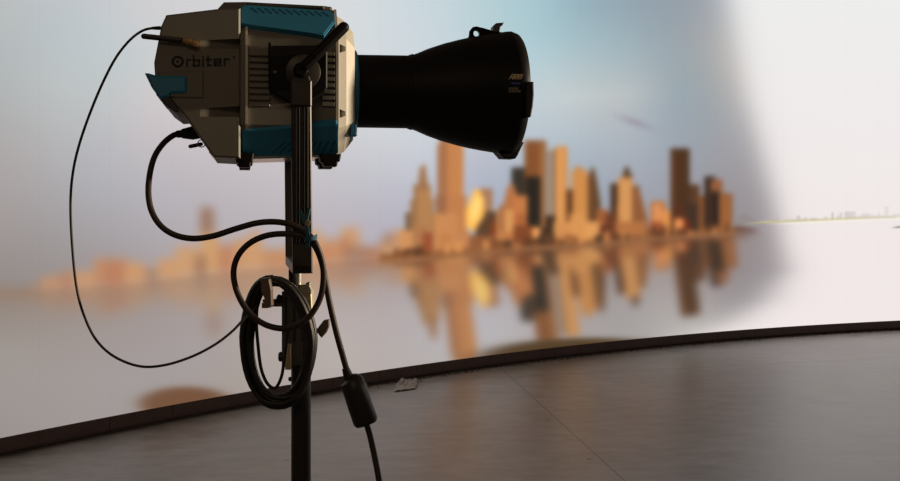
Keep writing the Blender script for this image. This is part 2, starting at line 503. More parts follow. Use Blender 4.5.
def led_screen():
    img = make_picture() / 255.0
    limg = np.where(img <= 0.04045, img / 12.92, ((img + 0.055) / 1.055) ** 2.4)
    nfine = 1000
    ph = np.concatenate([np.linspace(PHI_END_L, PHI_L, 12)[:-1], np.linspace(PHI_L, PHI_R, nfine), np.linspace(PHI_R, PHI_END_R, 60)[1:]])
    zs = np.concatenate([np.linspace(SK, 4.35, 430), np.linspace(4.35, WALL_H, 6)[1:]])
    PHg, Zg = np.meshgrid(ph, zs)
    X = CX + RR * np.cos(PHg)
    Y = CY + RR * np.sin(PHg)
    nz, nph = PHg.shape
    # where the tracking camera of the stage puts each spot of the picture
    Ys = np.maximum(Y, 0.8)
    u = 450 + F * X / Ys
    v = HZ - F * (Zg - 1.5) / Ys
    # off the tracked view the picture simply runs on
    u = np.where(PHg < PHI_R, 940, np.where(PHg > PHI_L, -40, u))
    uu = np.clip(u + OX, 0, PW - 1.001)
    vv = np.clip(v + OY, 0, PH - 1.001)
    x0, y0 = uu.astype(int), vv.astype(int)
    fx, fy = (uu - x0)[..., None], (vv - y0)[..., None]
    c = (limg[y0, x0] * (1 - fx) + limg[y0, x0 + 1] * fx) * (1 - fy) + (limg[y0 + 1, x0] * (1 - fx) + limg[y0 + 1, x0 + 1] * fx) * fy
    me = bpy.data.meshes.new('display_surface')
    co = np.stack([X, Y, Zg], -1).reshape(-1, 3).astype(np.float32)
    idx = np.arange(nz * nph).reshape(nz, nph)
    q = np.stack([idx[:-1, :-1], idx[1:, :-1], idx[1:, 1:], idx[:-1, 1:]], -1).reshape(-1, 4)
    me.vertices.add(len(co))
    me.vertices.foreach_set('co', co.ravel())
    me.loops.add(q.size)
    me.loops.foreach_set('vertex_index', q.ravel().astype(np.int32))
    me.polygons.add(len(q))
    me.polygons.foreach_set('loop_start', np.arange(0, q.size, 4, dtype=np.int32))
    me.update(calc_edges=True)
    at_ = me.color_attributes.new('picture', 'FLOAT_COLOR', 'POINT')
    rgba = np.ones((nz * nph, 4), np.float32)
    rgba[:, :3] = c.reshape(-1, 3)
    at_.data.foreach_set('color', rgba.ravel())
    uv = me.uv_layers.new(name='metres')
    arc = ((PHI_END_L - PHg) * RR).ravel()
    uvd = np.stack([arc, Zg.ravel()], -1).astype(np.float32)[q.ravel()]
    uv.data.foreach_set('uv', uvd.ravel())
    me.polygons.foreach_set('use_smooth', np.ones(len(q), bool))
    m = bpy.data.materials.new('led_display')
    m.use_nodes = True
    nt = m.node_tree
    nt.nodes.clear()
    N = nt.nodes.new
    out = N('ShaderNodeOutputMaterial')
    em = N('ShaderNodeEmission')
    att = N('ShaderNodeAttribute')
    att.attribute_name = 'picture'
    uvn = N('ShaderNodeUVMap')
    uvn.uv_map = 'metres'
    sep = N('ShaderNodeSeparateXYZ')
    nt.links.new(uvn.outputs['UV'], sep.inputs['Vector'])
    facs = []
    for axis, period, width, depth in (('X', 0.5, 0.010, 0.025), ('Y', 1.0, 0.008, 0.008)):
        dv = N('ShaderNodeMath'); dv.operation = 'PINGPONG'
        dv.inputs[1].default_value = period / 2
        nt.links.new(sep.outputs[axis], dv.inputs[0])
        mr = N('ShaderNodeMapRange')
        mr.inputs['From Min'].default_value = 0
        mr.inputs['From Max'].default_value = width
        mr.inputs['To Min'].default_value = 1 - depth
        mr.inputs['To Max'].default_value = 1.0
        nt.links.new(dv.outputs[0], mr.inputs['Value'])
        facs.append(mr)
    mu = N('ShaderNodeMath'); mu.operation = 'MULTIPLY'
    nt.links.new(facs[0].outputs[0], mu.inputs[0])
    nt.links.new(facs[1].outputs[0], mu.inputs[1])
    nt.links.new(att.outputs['Color'], em.inputs['Color'])
    nt.links.new(mu.outputs[0], em.inputs['Strength'])
    nt.links.new(em.outputs[0], out.inputs['Surface'])
    m.cycles.emission_sampling = 'NONE'
    return link('display_surface', me, m, wall)


screen = led_screen()
# casing behind the display
bm = bmesh.new()
ph = np.linspace(PHI_END_L, PHI_END_R, 120)
rings = []
for p in ph:
    rings.append([wall_pt(p, SK, 0.006), wall_pt(p, WALL_H, 0.006), wall_pt(p, WALL_H, 0.14), wall_pt(p, SK, 0.14)])
loft(bm, rings)
build('cabinet_casing', bm, M['casing'], wall)
# skirt boards along the foot, each half a metre long
nsk = int((PHI_END_L - PHI_END_R) * RR / 0.5)
for i in range(nsk):
    a = PHI_END_L - i * 0.5 / RR
    b = a - 0.4965 / RR
    bm = bmesh.new()
    r3 = []
    for p in np.linspace(a, b, 4):
        r3.append([wall_pt(p, 0.0, 0.05), wall_pt(p, 0.03, 0.05), wall_pt(p, 0.032, -0.001), wall_pt(p, SK - 0.004, -0.001), wall_pt(p, SK, 0.003), wall_pt(p, SK, 0.12), wall_pt(p, 0, 0.12)])
    loft(bm, r3)
    build('skirt_board', bm, M['skirt'], wall)

# ------------------------------------------------------------------ studio floor
def line_from(px1, py1, px2, py2):
    a = EYE + ray(px1, py1) * (1.5 * F / (py1 - HZ))
    b = EYE + ray(px2, py2) * (1.5 * F / (py2 - HZ))
    d = (b - a).normalized()
    n = Vector((-d.y, d.x, 0))
    return n, n.dot(a)


def floor_material():
    m = bpy.data.materials.new('worn_grey_studio_floor')
    m.use_nodes = True
    nt = m.node_tree
    N, L = nt.nodes.new, nt.links.new
    b = nt.nodes['Principled BSDF']
    geo = N('ShaderNodeNewGeometry')
    n1 = N('ShaderNodeTexNoise'); n1.inputs['Scale'].default_value = 1.1; n1.inputs['Detail'].default_value = 8
    n2 = N('ShaderNodeTexNoise'); n2.inputs['Scale'].default_value = 5; n2.inputs['Detail'].default_value = 10; n2.inputs['Roughness'].default_value = 0.7
    mp = N('ShaderNodeMapping'); mp.inputs['Scale'].default_value = (0.8, 1.5, 1); mp.inputs['Rotation'].default_value = (0, 0, -0.35)
    L(geo.outputs['Position'], n1.inputs['Vector'])
    L(geo.outputs['Position'], mp.inputs['Vector'])
    L(mp.outputs['Vector'], n2.inputs['Vector'])
    mix = N('ShaderNodeMix'); mix.data_type = 'RGBA'
    mix.inputs[6].default_value = (0.235, 0.218, 0.200, 1)
    mix.inputs[7].default_value = (0.43, 0.405, 0.375, 1)
    L(n1.outputs['Fac'], mix.inputs[0])
    mr = N('ShaderNodeMapRange'); mr.inputs['From Min'].default_value = 0.3; mr.inputs['From Max'].default_value = 0.7
    mr.inputs['To Min'].default_value = 0.66; mr.inputs['To Max'].default_value = 1.3
    L(n2.outputs['Fac'], mr.inputs['Value'])
    cur = N('ShaderNodeVectorMath'); cur.operation = 'SCALE'
    L(mix.outputs[2], cur.inputs[0]); L(mr.outputs[0], cur.inputs['Scale'])
    for pts, w in (((505, 372, 527, 392), 0.008), ((770, 364, 900, 357.5), 0.012)):
        n, c = line_from(*pts)
        dt = N('ShaderNodeVectorMath'); dt.operation = 'DOT_PRODUCT'; dt.inputs[1].default_value = n
        L(geo.outputs['Position'], dt.inputs[0])
        sb = N('ShaderNodeMath'); sb.operation = 'SUBTRACT'; sb.inputs[1].default_value = c
        L(dt.outputs['Value'], sb.inputs[0])
        ab = N('ShaderNodeMath'); ab.operation = 'ABSOLUTE'; L(sb.outputs[0], ab.inputs[0])
        r = N('ShaderNodeMapRange'); r.inputs['From Min'].default_value = w * 0.4; r.inputs['From Max'].default_value = w
        r.inputs['To Min'].default_value = 0.45; r.inputs['To Max'].default_value = 1
        L(ab.outputs[0], r.inputs['Value'])
        nx = N('ShaderNodeVectorMath'); nx.operation = 'SCALE'
        L(cur.outputs[0], nx.inputs[0]); L(r.outputs[0], nx.inputs['Scale'])
        cur = nx
    # scattered dark specks
    vo = N('ShaderNodeTexVoronoi'); vo.inputs['Scale'].default_value = 1.6
    L(geo.outputs['Position'], vo.inputs['Vector'])
    sp = N('ShaderNodeMapRange'); sp.inputs['From Min'].default_value = 0.02; sp.inputs['From Max'].default_value = 0.035
    sp.inputs['To Min'].default_value = 0.35; sp.inputs['To Max'].default_value = 1
    L(vo.outputs['Distance'], sp.inputs['Value'])
    nx = N('ShaderNodeVectorMath'); nx.operation = 'SCALE'
    L(cur.outputs[0], nx.inputs[0]); L(sp.outputs[0], nx.inputs['Scale'])
    L(nx.outputs[0], b.inputs['Base Color'])
    rr = N('ShaderNodeMapRange'); rr.inputs['To Min'].default_value = 0.26; rr.inputs['To Max'].default_value = 0.46
    L(n2.outputs['Fac'], rr.inputs['Value'])
    L(rr.outputs[0], b.inputs['Roughness'])
    bp = N('ShaderNodeBump'); bp.inputs['Strength'].default_value = 0.15; bp.inputs['Distance'].default_value = 0.004
    L(n2.outputs['Fac'], bp.inputs['Height'])
    L(bp.outputs['Normal'], b.inputs['Normal'])
    b.inputs['Specular IOR Level'].default_value = 0.75
    return m


bm = bmesh.new()
box(bm, -9, 18, -6, 16, -0.15, 0.0)
fl = build('floor', bm, floor_material())
fl['kind'] = 'structure'

# ------------------------------------------------------------------ the studio light
TH = math.radians(12)
L0 = at(298, 88, 2.4)
AX = Vector((math.cos(TH), math.sin(TH), 0))
NR = Vector((math.sin(TH), -math.cos(TH), 0))       # towards the photographer's side
INV = (Matrix.Translation(L0) @ Matrix.Rotation(TH, 4, 'Z')).inverted()
ldir = lambda d: Matrix.Rotation(-TH, 3, 'Z') @ d
LE = INV @ EYE


def lo(px, py, w=0.0):
    """(x, z) in the light's own frame of the spot seen at a pixel, on its lengthwise plane w towards us"""
    d = ray(px, py)
    t = (w - (EYE - L0).dot(NR)) / d.dot(NR)
    q = INV @ (EYE + d * t)
    return (q.x, q.z)


def lo3(px, py, w=0.0):
    x, z = lo(px, py, w)
    return Vector((x, -w, z))


def on_plane(px, py, p, n):
    d = ldir(ray(px, py))
    t = (p - LE).dot(n) / d.dot(n)
    return LE + d * t


lamp = thing('studio_light', 'silver and teal studio spotlight with long black cone reflector held on the stand', 'studio light', L0, TH)

HW = 0.155
# rear housing
bm = bmesh.new()
out_r = [lo(*p, 0.13) for p in [(167, 17), (217, 11), (240.5, 10), (240.5, 159), (214, 157.5), (182, 112), (157, 96), (155, 64), (162, 28)]]
prism(bm, out_r, -HW, HW, 0.004)
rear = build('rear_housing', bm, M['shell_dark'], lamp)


def carve(obj, cutters):
    """cut the finger scoops into a housing"""
    for cb in cutters:
        me = bpy.data.meshes.new('cutter')
        bmesh.ops.recalc_face_normals(cb, faces=cb.faces)
        cb.to_mesh(me)
        cb.free()
        c = bpy.data.objects.new('cutter', me)
        col.objects.link(c)
        c.parent = obj.parent
        md = obj.modifiers.new('b', 'BOOLEAN')
        md.object = c
        md.operation = 'DIFFERENCE'
        md.solver = 'EXACT'
        bpy.context.view_layer.update()
        dg = bpy.context.evaluated_depsgraph_get()
        nm = bpy.data.meshes.new_from_object(obj.evaluated_get(dg))
        obj.modifiers.clear()
        old = obj.data
        obj.data = nm
        nm.name = obj.name
        bpy.data.objects.remove(c)
        bpy.data.meshes.remove(me)
        bpy.data.meshes.remove(old)


def wedge(px0, px1, y00, y01, y10, y11, w, depth):
    """a scoop that starts flush at px0 and is deepest at px1"""
    a0, a1 = lo(px0, y00, w), lo(px0, y01, w)
    b0, b1 = lo(px1, y10, w), lo(px1, y11, w)
    bm = bmesh.new()
    o = 0.01
    vs = [bm.verts.new(p) for p in [(a0[0], -w - o, a0[1]), (b0[0], -w - o, b0[1]), (b1[0], -w - o, b1[1]), (a1[0], -w - o, a1[1]),
                                    (a0[0], -w + 0.0005, a0[1]), (b0[0], -w + depth, b0[1]), (b1[0], -w + depth, b1[1]), (a1[0], -w + 0.0005, a1[1])]]
    for f in [(0, 1, 2, 3), (7, 6, 5, 4), (0, 4, 5, 1), (1, 5, 6, 2), (2, 6, 7, 3), (3, 7, 4, 0)]:
        bm.faces.new([vs[i] for i in f])
    return bm


carve(rear, [wedge(200, 240, 40.5, 48, 38.5, 49.5, HW, 0.022), wedge(200, 240.5, 108.5, 116.5, 106, 117, HW, 0.022)])

# raised patch round the rear corner guard
bm = bmesh.new()
prism(bm, [lo(*p, HW) for p in [(158, 72.5), (203.5, 71), (203.5, 98), (171, 97.5)]], -HW - 0.004, -HW + 0.01, 0.002)
build('corner_pad', bm, M['shell_dark'], lamp)
# corner guard
bm = bmesh.new()
prism(bm, [lo(*p, HW) for p in [(145, 73.5), (149, 73.6), (157, 76), (186, 76.5), (187, 78), (187, 92), (185.5, 93.5), (172, 94), (169, 97.5), (160, 99), (152, 88)]],
      -HW - 0.010, HW + 0.010, 0.005)
build('corner_guard', bm, M['teal'], lamp)
bm = bmesh.new()
prism(bm, [lo(*p, HW) for p in [(158, 95), (170, 96), (182, 112), (175, 112.3), (165, 105), (161, 100)]], -HW - 0.004, HW + 0.004, 0.003)
build('rear_vent', bm, M['slot'], lamp)

# middle housing: long octagon
z_hi, z_lo = lo(292, 36, HW)[1], lo(292, 125, HW)[1]
z_top, z_bot = lo(292, 8, 0.095)[1], lo(292, 157.5, 0.095)[1]


def octo(x, zt, zb, zh, zl, w, wt):
    return [(x, -w, zh), (x, -wt, zt), (x, wt, zt), (x, w, zh), (x, w, zl), (x, wt, zb), (x, -wt, zb), (x, -w, zl)]


xm0, xm1 = lo(240.3, 80, HW)[0], lo(337.5, 80, HW)[0]
bm = bmesh.new()
loft(bm, [octo(xm0, z_top, z_bot, z_hi, z_lo, HW - 0.006, 0.095), octo(xm1, z_top - 0.008, z_bot + 0.004, z_hi, z_lo, HW - 0.006, 0.095)])
build('middle_housing', bm, M['shell_mid'], lamp)  # darker shell tone stands in for the weak light here
# edge seams either side of the middle housing
for pa, pb in ((245.4, 248.0), (336.0, 338.6)):
    xa, xb = lo(pa, 80, HW)[0], lo(pb, 80, HW)[0]
    bm = bmesh.new()
    loft(bm, [octo(xa, z_top + .001, z_bot - .001, z_hi, z_lo, HW + 0.001, 0.096), octo(xb, z_top + .001, z_bot - .001, z_hi, z_lo, HW + 0.001, 0.096)])
    build('seam_rib', bm, M['shell'], lamp)  # lighter shell tone paints in the golden edge highlights
# roof ridge with a dark top rail
bm = bmesh.new()
prism(bm, [lo(*p, 0.07) for p in [(216, 12), (224, 3.3), (246, 3.0), (324, 7), (331, 8), (336, 20), (336, 30), (216, 30)]], -0.088, 0.088, 0.006)
build('roof_ridge', bm, M['shell_dark'], lamp)
bm = bmesh.new()
prism(bm, [lo(*p, 0.085) for p in [(247, 2.6), (324, 6.6), (324, 10), (247, 8)]], -0.094, 0.094, 0.003)
build('top_rail', bm, M['slot'], lamp)
# belly plate
bm = bmesh.new()
prism(bm, [lo(*p, 0.09) for p in [(209, 152.5), (214, 157.6), (240, 159.5), (330, 157), (330, 150), (209, 148)]], -0.10, 0.10, 0.003)
build('belly_plate', bm, M['steel'], lamp)

# front bezel: narrows towards the lens
x0, x1, x2 = lo(338.4, 80, HW)[0], lo(347, 80, HW)[0], lo(355, 80, 0.12)[0]
zc = (z_hi + z_lo) / 2
bm = bmesh.new()
loft(bm, [octo(x0, z_top - .012, z_bot + .006, z_hi + 0.006, z_lo - 0.006, HW - 0.004, 0.09),
          octo(x1, z_top - .024, z_bot + .016, z_hi + 0.0, z_lo + 0.002, HW - 0.014, 0.085),
          octo(x2, z_top - .050, z_bot + .045, z_hi - 0.016, z_lo + 0.016, HW - 0.040, 0.075)])
bez = build('front_bezel', bm, M['shell'], lamp)  # lighter shell tone adds to the light falling on the bezel
carve(bez, [wedge(347.5, 339.5, 47, 50, 44, 53, HW - 0.008, 0.022), wedge(347.5, 339.5, 112, 115, 109, 118, HW - 0.008, 0.022)])

# lens ring, turned about the optical axis
AXZ0 = lo(357, 91.3, 0)[1]
AXX0 = lo(357, 91.3, 0)[0]
AXX1, AXZ1 = lo(505, 93.6, 0)


def axis_z(x):
    return AXZ0 + (AXZ1 - AXZ0) * (x - AXX0) / (AXX1 - AXX0)


def lathe(bm, prof, seg=64, cap=True):
    rings = []
    for x, r in prof:
        c = axis_z(x)
        rings.append([(x, r * math.cos(2 * math.pi * k / seg), c + r * math.sin(2 * math.pi * k / seg)) for k in range(seg)])
    return loft(bm, rings, cap)


def xr(px, dy, yref=91.5):
    """axis station and radius of a silhouette that is dy pixels from the axis"""
    x, _ = lo(px, yref, 0)
    Y = (L0 + AX * x).y
    return (x, dy * Y / F)


rx = lo(354, 90, 0.1)[0]
bm = bmesh.new()
rad = 0.104
lathe(bm, [(rx - 0.02, rad - .01), (rx - 0.02, rad), (rx + 0.010, rad), (rx + 0.014, rad - 0.004), (rx + 0.014, 0.05)])
ring = build('lens_ring', bm, M['teal'], lamp, True)
bm = bmesh.new()
c = lo3(354, 131, 0.11)
box(bm, c.x - 0.008, c.x + 0.006, -0.125, -0.075, c.z - 0.012, c.z + 0.016, 0.003)
build('lens_release', bm, M['teal'], lamp)

# cone reflector
prof = [(xr(356, 30)[0], 0.05), xr(356, 36.2), xr(409, 36.2), xr(412, 37), xr(417, 38.8), xr(428, 43.5), xr(443, 48.6), xr(458, 52.6), xr(470, 55.3), xr(484, 57.7), xr(497, 59.6)]
xe, re_ = xr(503, 61)
prof += [(xe, re_), (xe + 0.012, re_ + 0.001), (xe + 0.026, re_ - 0.004), (xe + 0.030, re_ - 0.009), (xe + 0.026, re_ - 0.014),
         (xe + 0.004, re_ - 0.014)]
# bright inside of the reflector back to the throat
prof += [(xr(470, 50)[0], xr(470, 50)[1]), (xr(443, 42)[0], xr(443, 42)[1]), (xr(412, 30)[0], xr(412, 30)[1])]
bm = bmesh.new()
lathe(bm, prof, 96)
refl = build('cone_reflector', bm, M['satin'], lamp, True, 40)
bvh_src = bmesh.new()
bvh_src.from_mesh(refl.data)
REFL_BVH = BVHTree.FromBMesh(bvh_src)
bvh_src.free()
# collar where the tube meets the cone
bm = bmesh.new()
xa = xr(410, 36)[0]
lathe(bm, [(xa - 0.004, 0.07), (xa - 0.004, xr(410, 36.9)[1]), (xa + 0.004, xr(412, 37.8)[1]), (xa + 0.004, 0.07)])
build('collar', bm, M['satin'], refl, True)
# top bracket with eyelet and latch
bm = bmesh.new()
tw = 0.0
outl = [lo(*p, tw) for p in [(467, 39), (469, 36), (469.5, 31), (472.5, 27.3), (476, 26.6), (483, 28.2), (491, 30.6), (497, 32.2), (512, 32.8), (513, 36), (500, 40), (480, 43)]]
prism(bm, outl, -0.006, 0.006, 0.002)
brk = build('eyelet_bracket', bm, M['satin'], refl)
cb = bmesh.new()
ec = lo3(476, 33.8, 0)
rings = [[(ec.x + 0.0082 * math.cos(2 * math.pi * k / 20), y, ec.z + 0.0082 * math.sin(2 * math.pi * k / 20)) for k in range(20)] for y in (-0.05, 0.05)]
loft(cb, rings)
brk_parent = brk.parent
brk.parent = lamp
carve(brk, [cb])
brk.parent = brk_parent
bm = bmesh.new()
prism(bm, [lo(*p, 0.0) for p in [(492.5, 33), (491.7, 27.5), (495, 24), (502.8, 23.3), (501.5, 26), (499.5, 27.5), (498.5, 33)]], -0.014, 0.014, 0.002)
build('latch', bm, M['black'], refl)
# lower and side filter brackets on the rim
bm = bmesh.new()
prism(bm, [lo(*p, 0.0) for p in [(489, 147), (494, 150.5), (501.5, 158.8), (512.6, 159.2), (515, 155.5), (517, 151), (521, 143), (505, 140)]], -0.03, 0.03, 0.003)
build('rim_bracket', bm, M['satin'], refl)
bm = bmesh.new()
wq = re_ - 0.004
prism(bm, [lo(*p, wq) for p in [(525, 81.5), (533.2, 82), (533.5, 95), (532.5, 106), (530.5, 117), (525, 118)]], -wq - 0.006, -wq + 0.022, 0.003)
build('rim_bracket', bm, M['satin'], refl)
bm = bmesh.new()
prism(bm, [lo(*p, -wq) for p in [(497, 81.5), (512, 82), (512, 117), (497, 117)]], wq - 0.022, wq + 0.006, 0.003)
build('rim_bracket', bm, M['satin'], refl)

# bumpers on the four slanted faces
for sgn, up in ((1, 1), (1, -1)):
    if up == 1:
        p_on = Vector((0, -HW, z_hi))
        n = Vector((0, -(z_top - z_hi), (HW - 0.095))).normalized()
        outline = [(240, 11.5), (241.7, 8), (249, 8.2), (331, 13), (334, 17), (334.5, 24), (324, 37.3), (312, 35.9), (248, 27.2), (240, 26)]
        ribs = [(250 + 7.1 * i, 10.3 + 0.42 * i, 257.5 + 7.1 * i, 16.2 + 0.36 * i) for i in range(11)]
    else:
        p_on = Vector((0, -HW, z_lo))
        n = Vector((0, -(z_lo - z_bot), -(HW - 0.095))).normalized()
        outline = [(241.7, 132), (243, 130), (290, 126.2), (336, 121.8), (337.8, 123), (338, 151), (336, 152.5), (292, 153.6), (243, 154.5), (241.7, 152)]
        ribs = [(272 + 7.2 * i, 152.2, 285 + 6.2 * i, 140.5 - 0.25 * i) for i in range(9)]
    pts = [on_plane(*q, p_on, n) for q in outline]
    for mir in (1, -1):
        mf = Vector((1, mir, 1))
        nn = Vector((n.x, n.y * mir, n.z))
        bm = bmesh.new()
        top = [bm.verts.new(Vector((p.x, p.y * mir, p.z)) + nn * 0.009) for p in pts]
        low = [bm.verts.new(Vector((p.x, p.y * mir, p.z)) - nn * 0.012) for p in pts]
        k = len(pts)
        bm.faces.new(top)
        bm.faces.new(list(reversed(low)))
        for i in range(k):
            bm.faces.new((top[i], low[i], low[(i + 1) % k], top[(i + 1) % k]))
        bmesh.ops.bevel(bm, geom=[e for e in bm.edges if e.verts[0] in top and e.verts[1] in top], offset=0.003, segments=2, affect='EDGES')
        bp = build('bumper', bm, M['teal'], lamp)
        rb = bmesh.new()
        for (xa, ya, xb, yb) in ribs:
            a, b = on_plane(xa, ya, p_on, n), on_plane(xb, yb, p_on, n)
            a = Vector((a.x, a.y * mir, a.z)) + nn * 0.0085
            b = Vector((b.x, b.y * mir, b.z)) + nn * 0.0085
            tube(rb, [a, a * 0.9 + b * 0.1, a * 0.1 + b * 0.9, b], [0.0008, 0.0034, 0.0034, 0.0008], 8)
        carve(bp, [rb])

# rubber feet
for px0, px1 in ((235.5, 254), (319.5, 341)):
    for w in (0.10, -0.03):
        xa, xb = lo(px0, 160, 0.12)[0], lo(px1, 160, 0.12)[0]
        zt, zb = lo(245, 153, 0.12)[1], lo(245, 167.3 if px0 < 300 else 165.5, 0.12)[1]
        bm = bmesh.new()
        d = xb - xa
        prism(bm, [(xa, zt), (xb, zt), (xb - d * .06, zb + 0.012), (xb - d * .16, zb + 0.010), (xb - d * .2, zb), (xa + d * .2, zb), (xa + d * .16, zb + .008), (xa + d * .03, zb + 0.012)],
              -w - 0.03, -w + 0.03, 0.003)
        build('foot', bm, M['satin'], lamp)

# cooling fins on the near and far flanks
for sg in (1, -1):
    for (pa, pb) in ((249, 270), (322, 335)):
        bm = bmesh.new()
        for i in range(9):
            y = 51.5 + i * 6.3
            xa, za = lo(pa, y, HW)
            xb, zb = lo(pb, y + 4.6, HW)
            y0, y1 = (-HW - 0.001, -HW + 0.012) if sg == 1 else (HW - 0.012, HW + 0.001)
            box(bm, xa, xb, y0, y1, zb, za, 0.0012)
        build('cooling_fins', bm, M['shell_mid'], lamp)

# aerial rod with gold connectors
bm = bmesh.new()
W2 = HW + 0.012
pts, rs = rounded_ends(lo3(141, 36, W2), lo3(184, 40.5, W2), 0.0062)
tube(bm, pts, rs, 14)
aer = build('aerial', bm, M['black'], lamp, True)
bm = bmesh.new()
a, b = lo3(183, 40, W2), lo3(197, 44.5, W2)
tube(bm, [a, a.lerp(b, .3), a.lerp(b, .31), a.lerp(b, .5), a.lerp(b, .51), a.lerp(b, .8), b], [.0065, .0065, .0085, .0085, .0065, .0095, .0075], 8)
tube(bm, [Vector((b.x - .003, -W2, b.z + .002)), Vector((b.x - .003, -HW + .002, b.z + .002))], .008, 10)
build('aerial_connector', bm, M['brass'], aer)
# locking pin under the rear
bm = bmesh.new()
pts, rs = rounded_ends(lo3(188.3, 146.8, 0.06), lo3(203, 143.8, 0.06), 0.0047)
tube(bm, pts, rs, 12)
pin = build('locking_pin', bm, M['black'], lamp, True)
bm = bmesh.new()
cq = lo3(201.5, 143.5, 0.066)
tube(bm, [cq + Vector((0.0085 * math.cos(t), 0, 0.0085 * math.sin(t))) for t in np.linspace(0, 6.2, 24)], 0.0012, 8)
build('pin_ring', bm, M['steel'], pin, True)

# tilt bracket, yoke and tilt lever
YW = 0.186
bm = bmesh.new()
prism(bm, [lo(*p, YW - .015) for p in [(268.3, 43), (271.5, 43), (272.5, 46.2), (316, 46), (321, 44), (327, 50), (327, 88), (325, 92), (313, 100.5), (289, 102.5), (270, 91.5), (268.5, 87)]],
      -YW + 0.004, -HW + 0.004, 0.003)
tb = build('tilt_bracket', bm, M['satin'], lamp)
bm = bmesh.new()
cc = lo3(275, 71.7, YW)
tube(bm, [Vector((cc.x, -YW + .006, cc.z)), Vector((cc.x, -YW + .002, cc.z))], 0.004, 12)
build('bracket_screw', bm, M['lever'], tb)
bm = bmesh.new()
prism(bm, [(p[0], p[1]) for p in [lo(*q, YW - .015) for q in [(268.3, 46), (327, 46), (327, 90), (313, 100), (289, 102), (270, 91)]]], HW - 0.004, YW - 0.004, 0.003)
build('tilt_bracket', bm, M['satin'], lamp)
# brake disc
dc = lo3(303, 72, YW)
bm = bmesh.new()
tube(bm, [Vector((dc.x, -YW + .006, dc.z)), Vector((dc.x, -YW - .004, dc.z)), Vector((dc.x, -YW - .006, dc.z))], [0.040, 0.040, 0.037], 40)
build('brake_disc', bm, M['yoke'], lamp, True)

yk = lo(302, 83, YW + .012)
xy = lo(301, 90, YW + .012)[0]
zyt = lo(301, 81, YW + .012)[1]
zyb = lo(302, 273.5, YW + .012)[1]
aw = 0.0228
bm = bmesh.new()
for sg in (-1, 1):
    ya, yb = sorted((sg * (YW + 0.001), sg * (YW + 0.017)))
    prism(bm, [(xy - aw + .004, zyb), (xy + aw + .004, zyb), (xy + aw, zyt), (xy + aw * .8, zyt + .012), (xy - aw * .8, zyt + .012), (xy - aw, zyt)], ya, yb, 0.003)
# crossbar joining the arms under the head
box(bm, xy - aw + .004, xy + aw + .004, -YW - 0.017, YW + 0.017, zyb, zyb + 0.022, 0.004)
yoke = build('yoke', bm, M['yoke'], lamp)
for sg in (-1, 1):
    bm = bmesh.new()
    for k in (-0.0145, -0.007, 0.004, 0.012):
        ya, yb = sorted((sg * (YW + 0.016), sg * (YW + 0.0182)))
        box(bm, xy + k, xy + k + 0.0042, ya, yb, zyb + 0.07, zyt - 0.055, 0.001)
    build('yoke_ribs', bm, M['satin'], yoke)
bm = bmesh.new()
zq = lo(301, 107, YW)[1]
prism(bm, [(xy - aw - .001, zq), (xy + aw + .001, zq), (xy + aw + .001, zyt), (xy - aw - .001, zyt)], -YW - 0.023, -YW - 0.012, 0.003)
build('yoke_cap', bm, M['yoke'], yoke)
bm = bmesh.new()
hub = lo3(301, 70, YW + .02)
tube(bm, [Vector((hub.x, -YW + .004, hub.z)), Vector((hub.x, -YW - .024, hub.z)), Vector((hub.x, -YW - .030, hub.z))], [.017, .017, .013], 24)
p0 = lo3(301, 70, YW + .024)
p1 = lo3(347.5, 23.5, YW + .034)
pts, rs = rounded_ends(p0, p1, 0.0128)
rs = [r * (0.92 + 0.12 * i / len(rs)) for i, r in enumerate(rs)]
tube(bm, pts, rs, 18)
build('tilt_lever', bm, M['satin'], lamp, True)

# ---- printed lettering, laid on the surfaces
def stroke(bm, hit, a, b, w):
    ax, ay = a
    bx, by = b
    L = math.hypot(bx - ax, by - ay) or 1
    ux, uy = (bx - ax) / L, (by - ay) / L
    h = w / 2
    ax, ay, bx, by = ax - ux * h * .9, ay - uy * h * .9, bx + ux * h * .9, by + uy * h * .9
    n = max(1, int(L / 3))
    pr = None
    for i in range(n + 1):
        t = i / n
        x, y = ax + (bx - ax) * t, ay + (by - ay) * t
        cur = []
        for s in (1, -1):
            p, nn = hit(x - uy * h * s, y + ux * h * s)
            cur.append((bm.verts.new(p + nn * 0.0009), bm.verts.new(p + nn * 0.0002)))
        if pr:
            (a0, a1), (b0, b1) = pr
            (c0, c1), (d0, d1) = cur
            bm.faces.new((a0, b0, d0, c0))
            bm.faces.new((a0, c0, c1, a1))
            bm.faces.new((b0, b1, d1, d0))
        pr = cur


def on_flank(x, y):
    return on_plane(x, y, Vector((0, -HW, 0)), Vector((0, -1, 0))), Vector((0, -1, 0))


def on_cone(x, y):
    d = ldir(ray(x, y)).normalized()
    p, n, i, _ = REFL_BVH.ray_cast(LE, d)
    if n.dot(d) > 0:
        n = -n
    return p, n


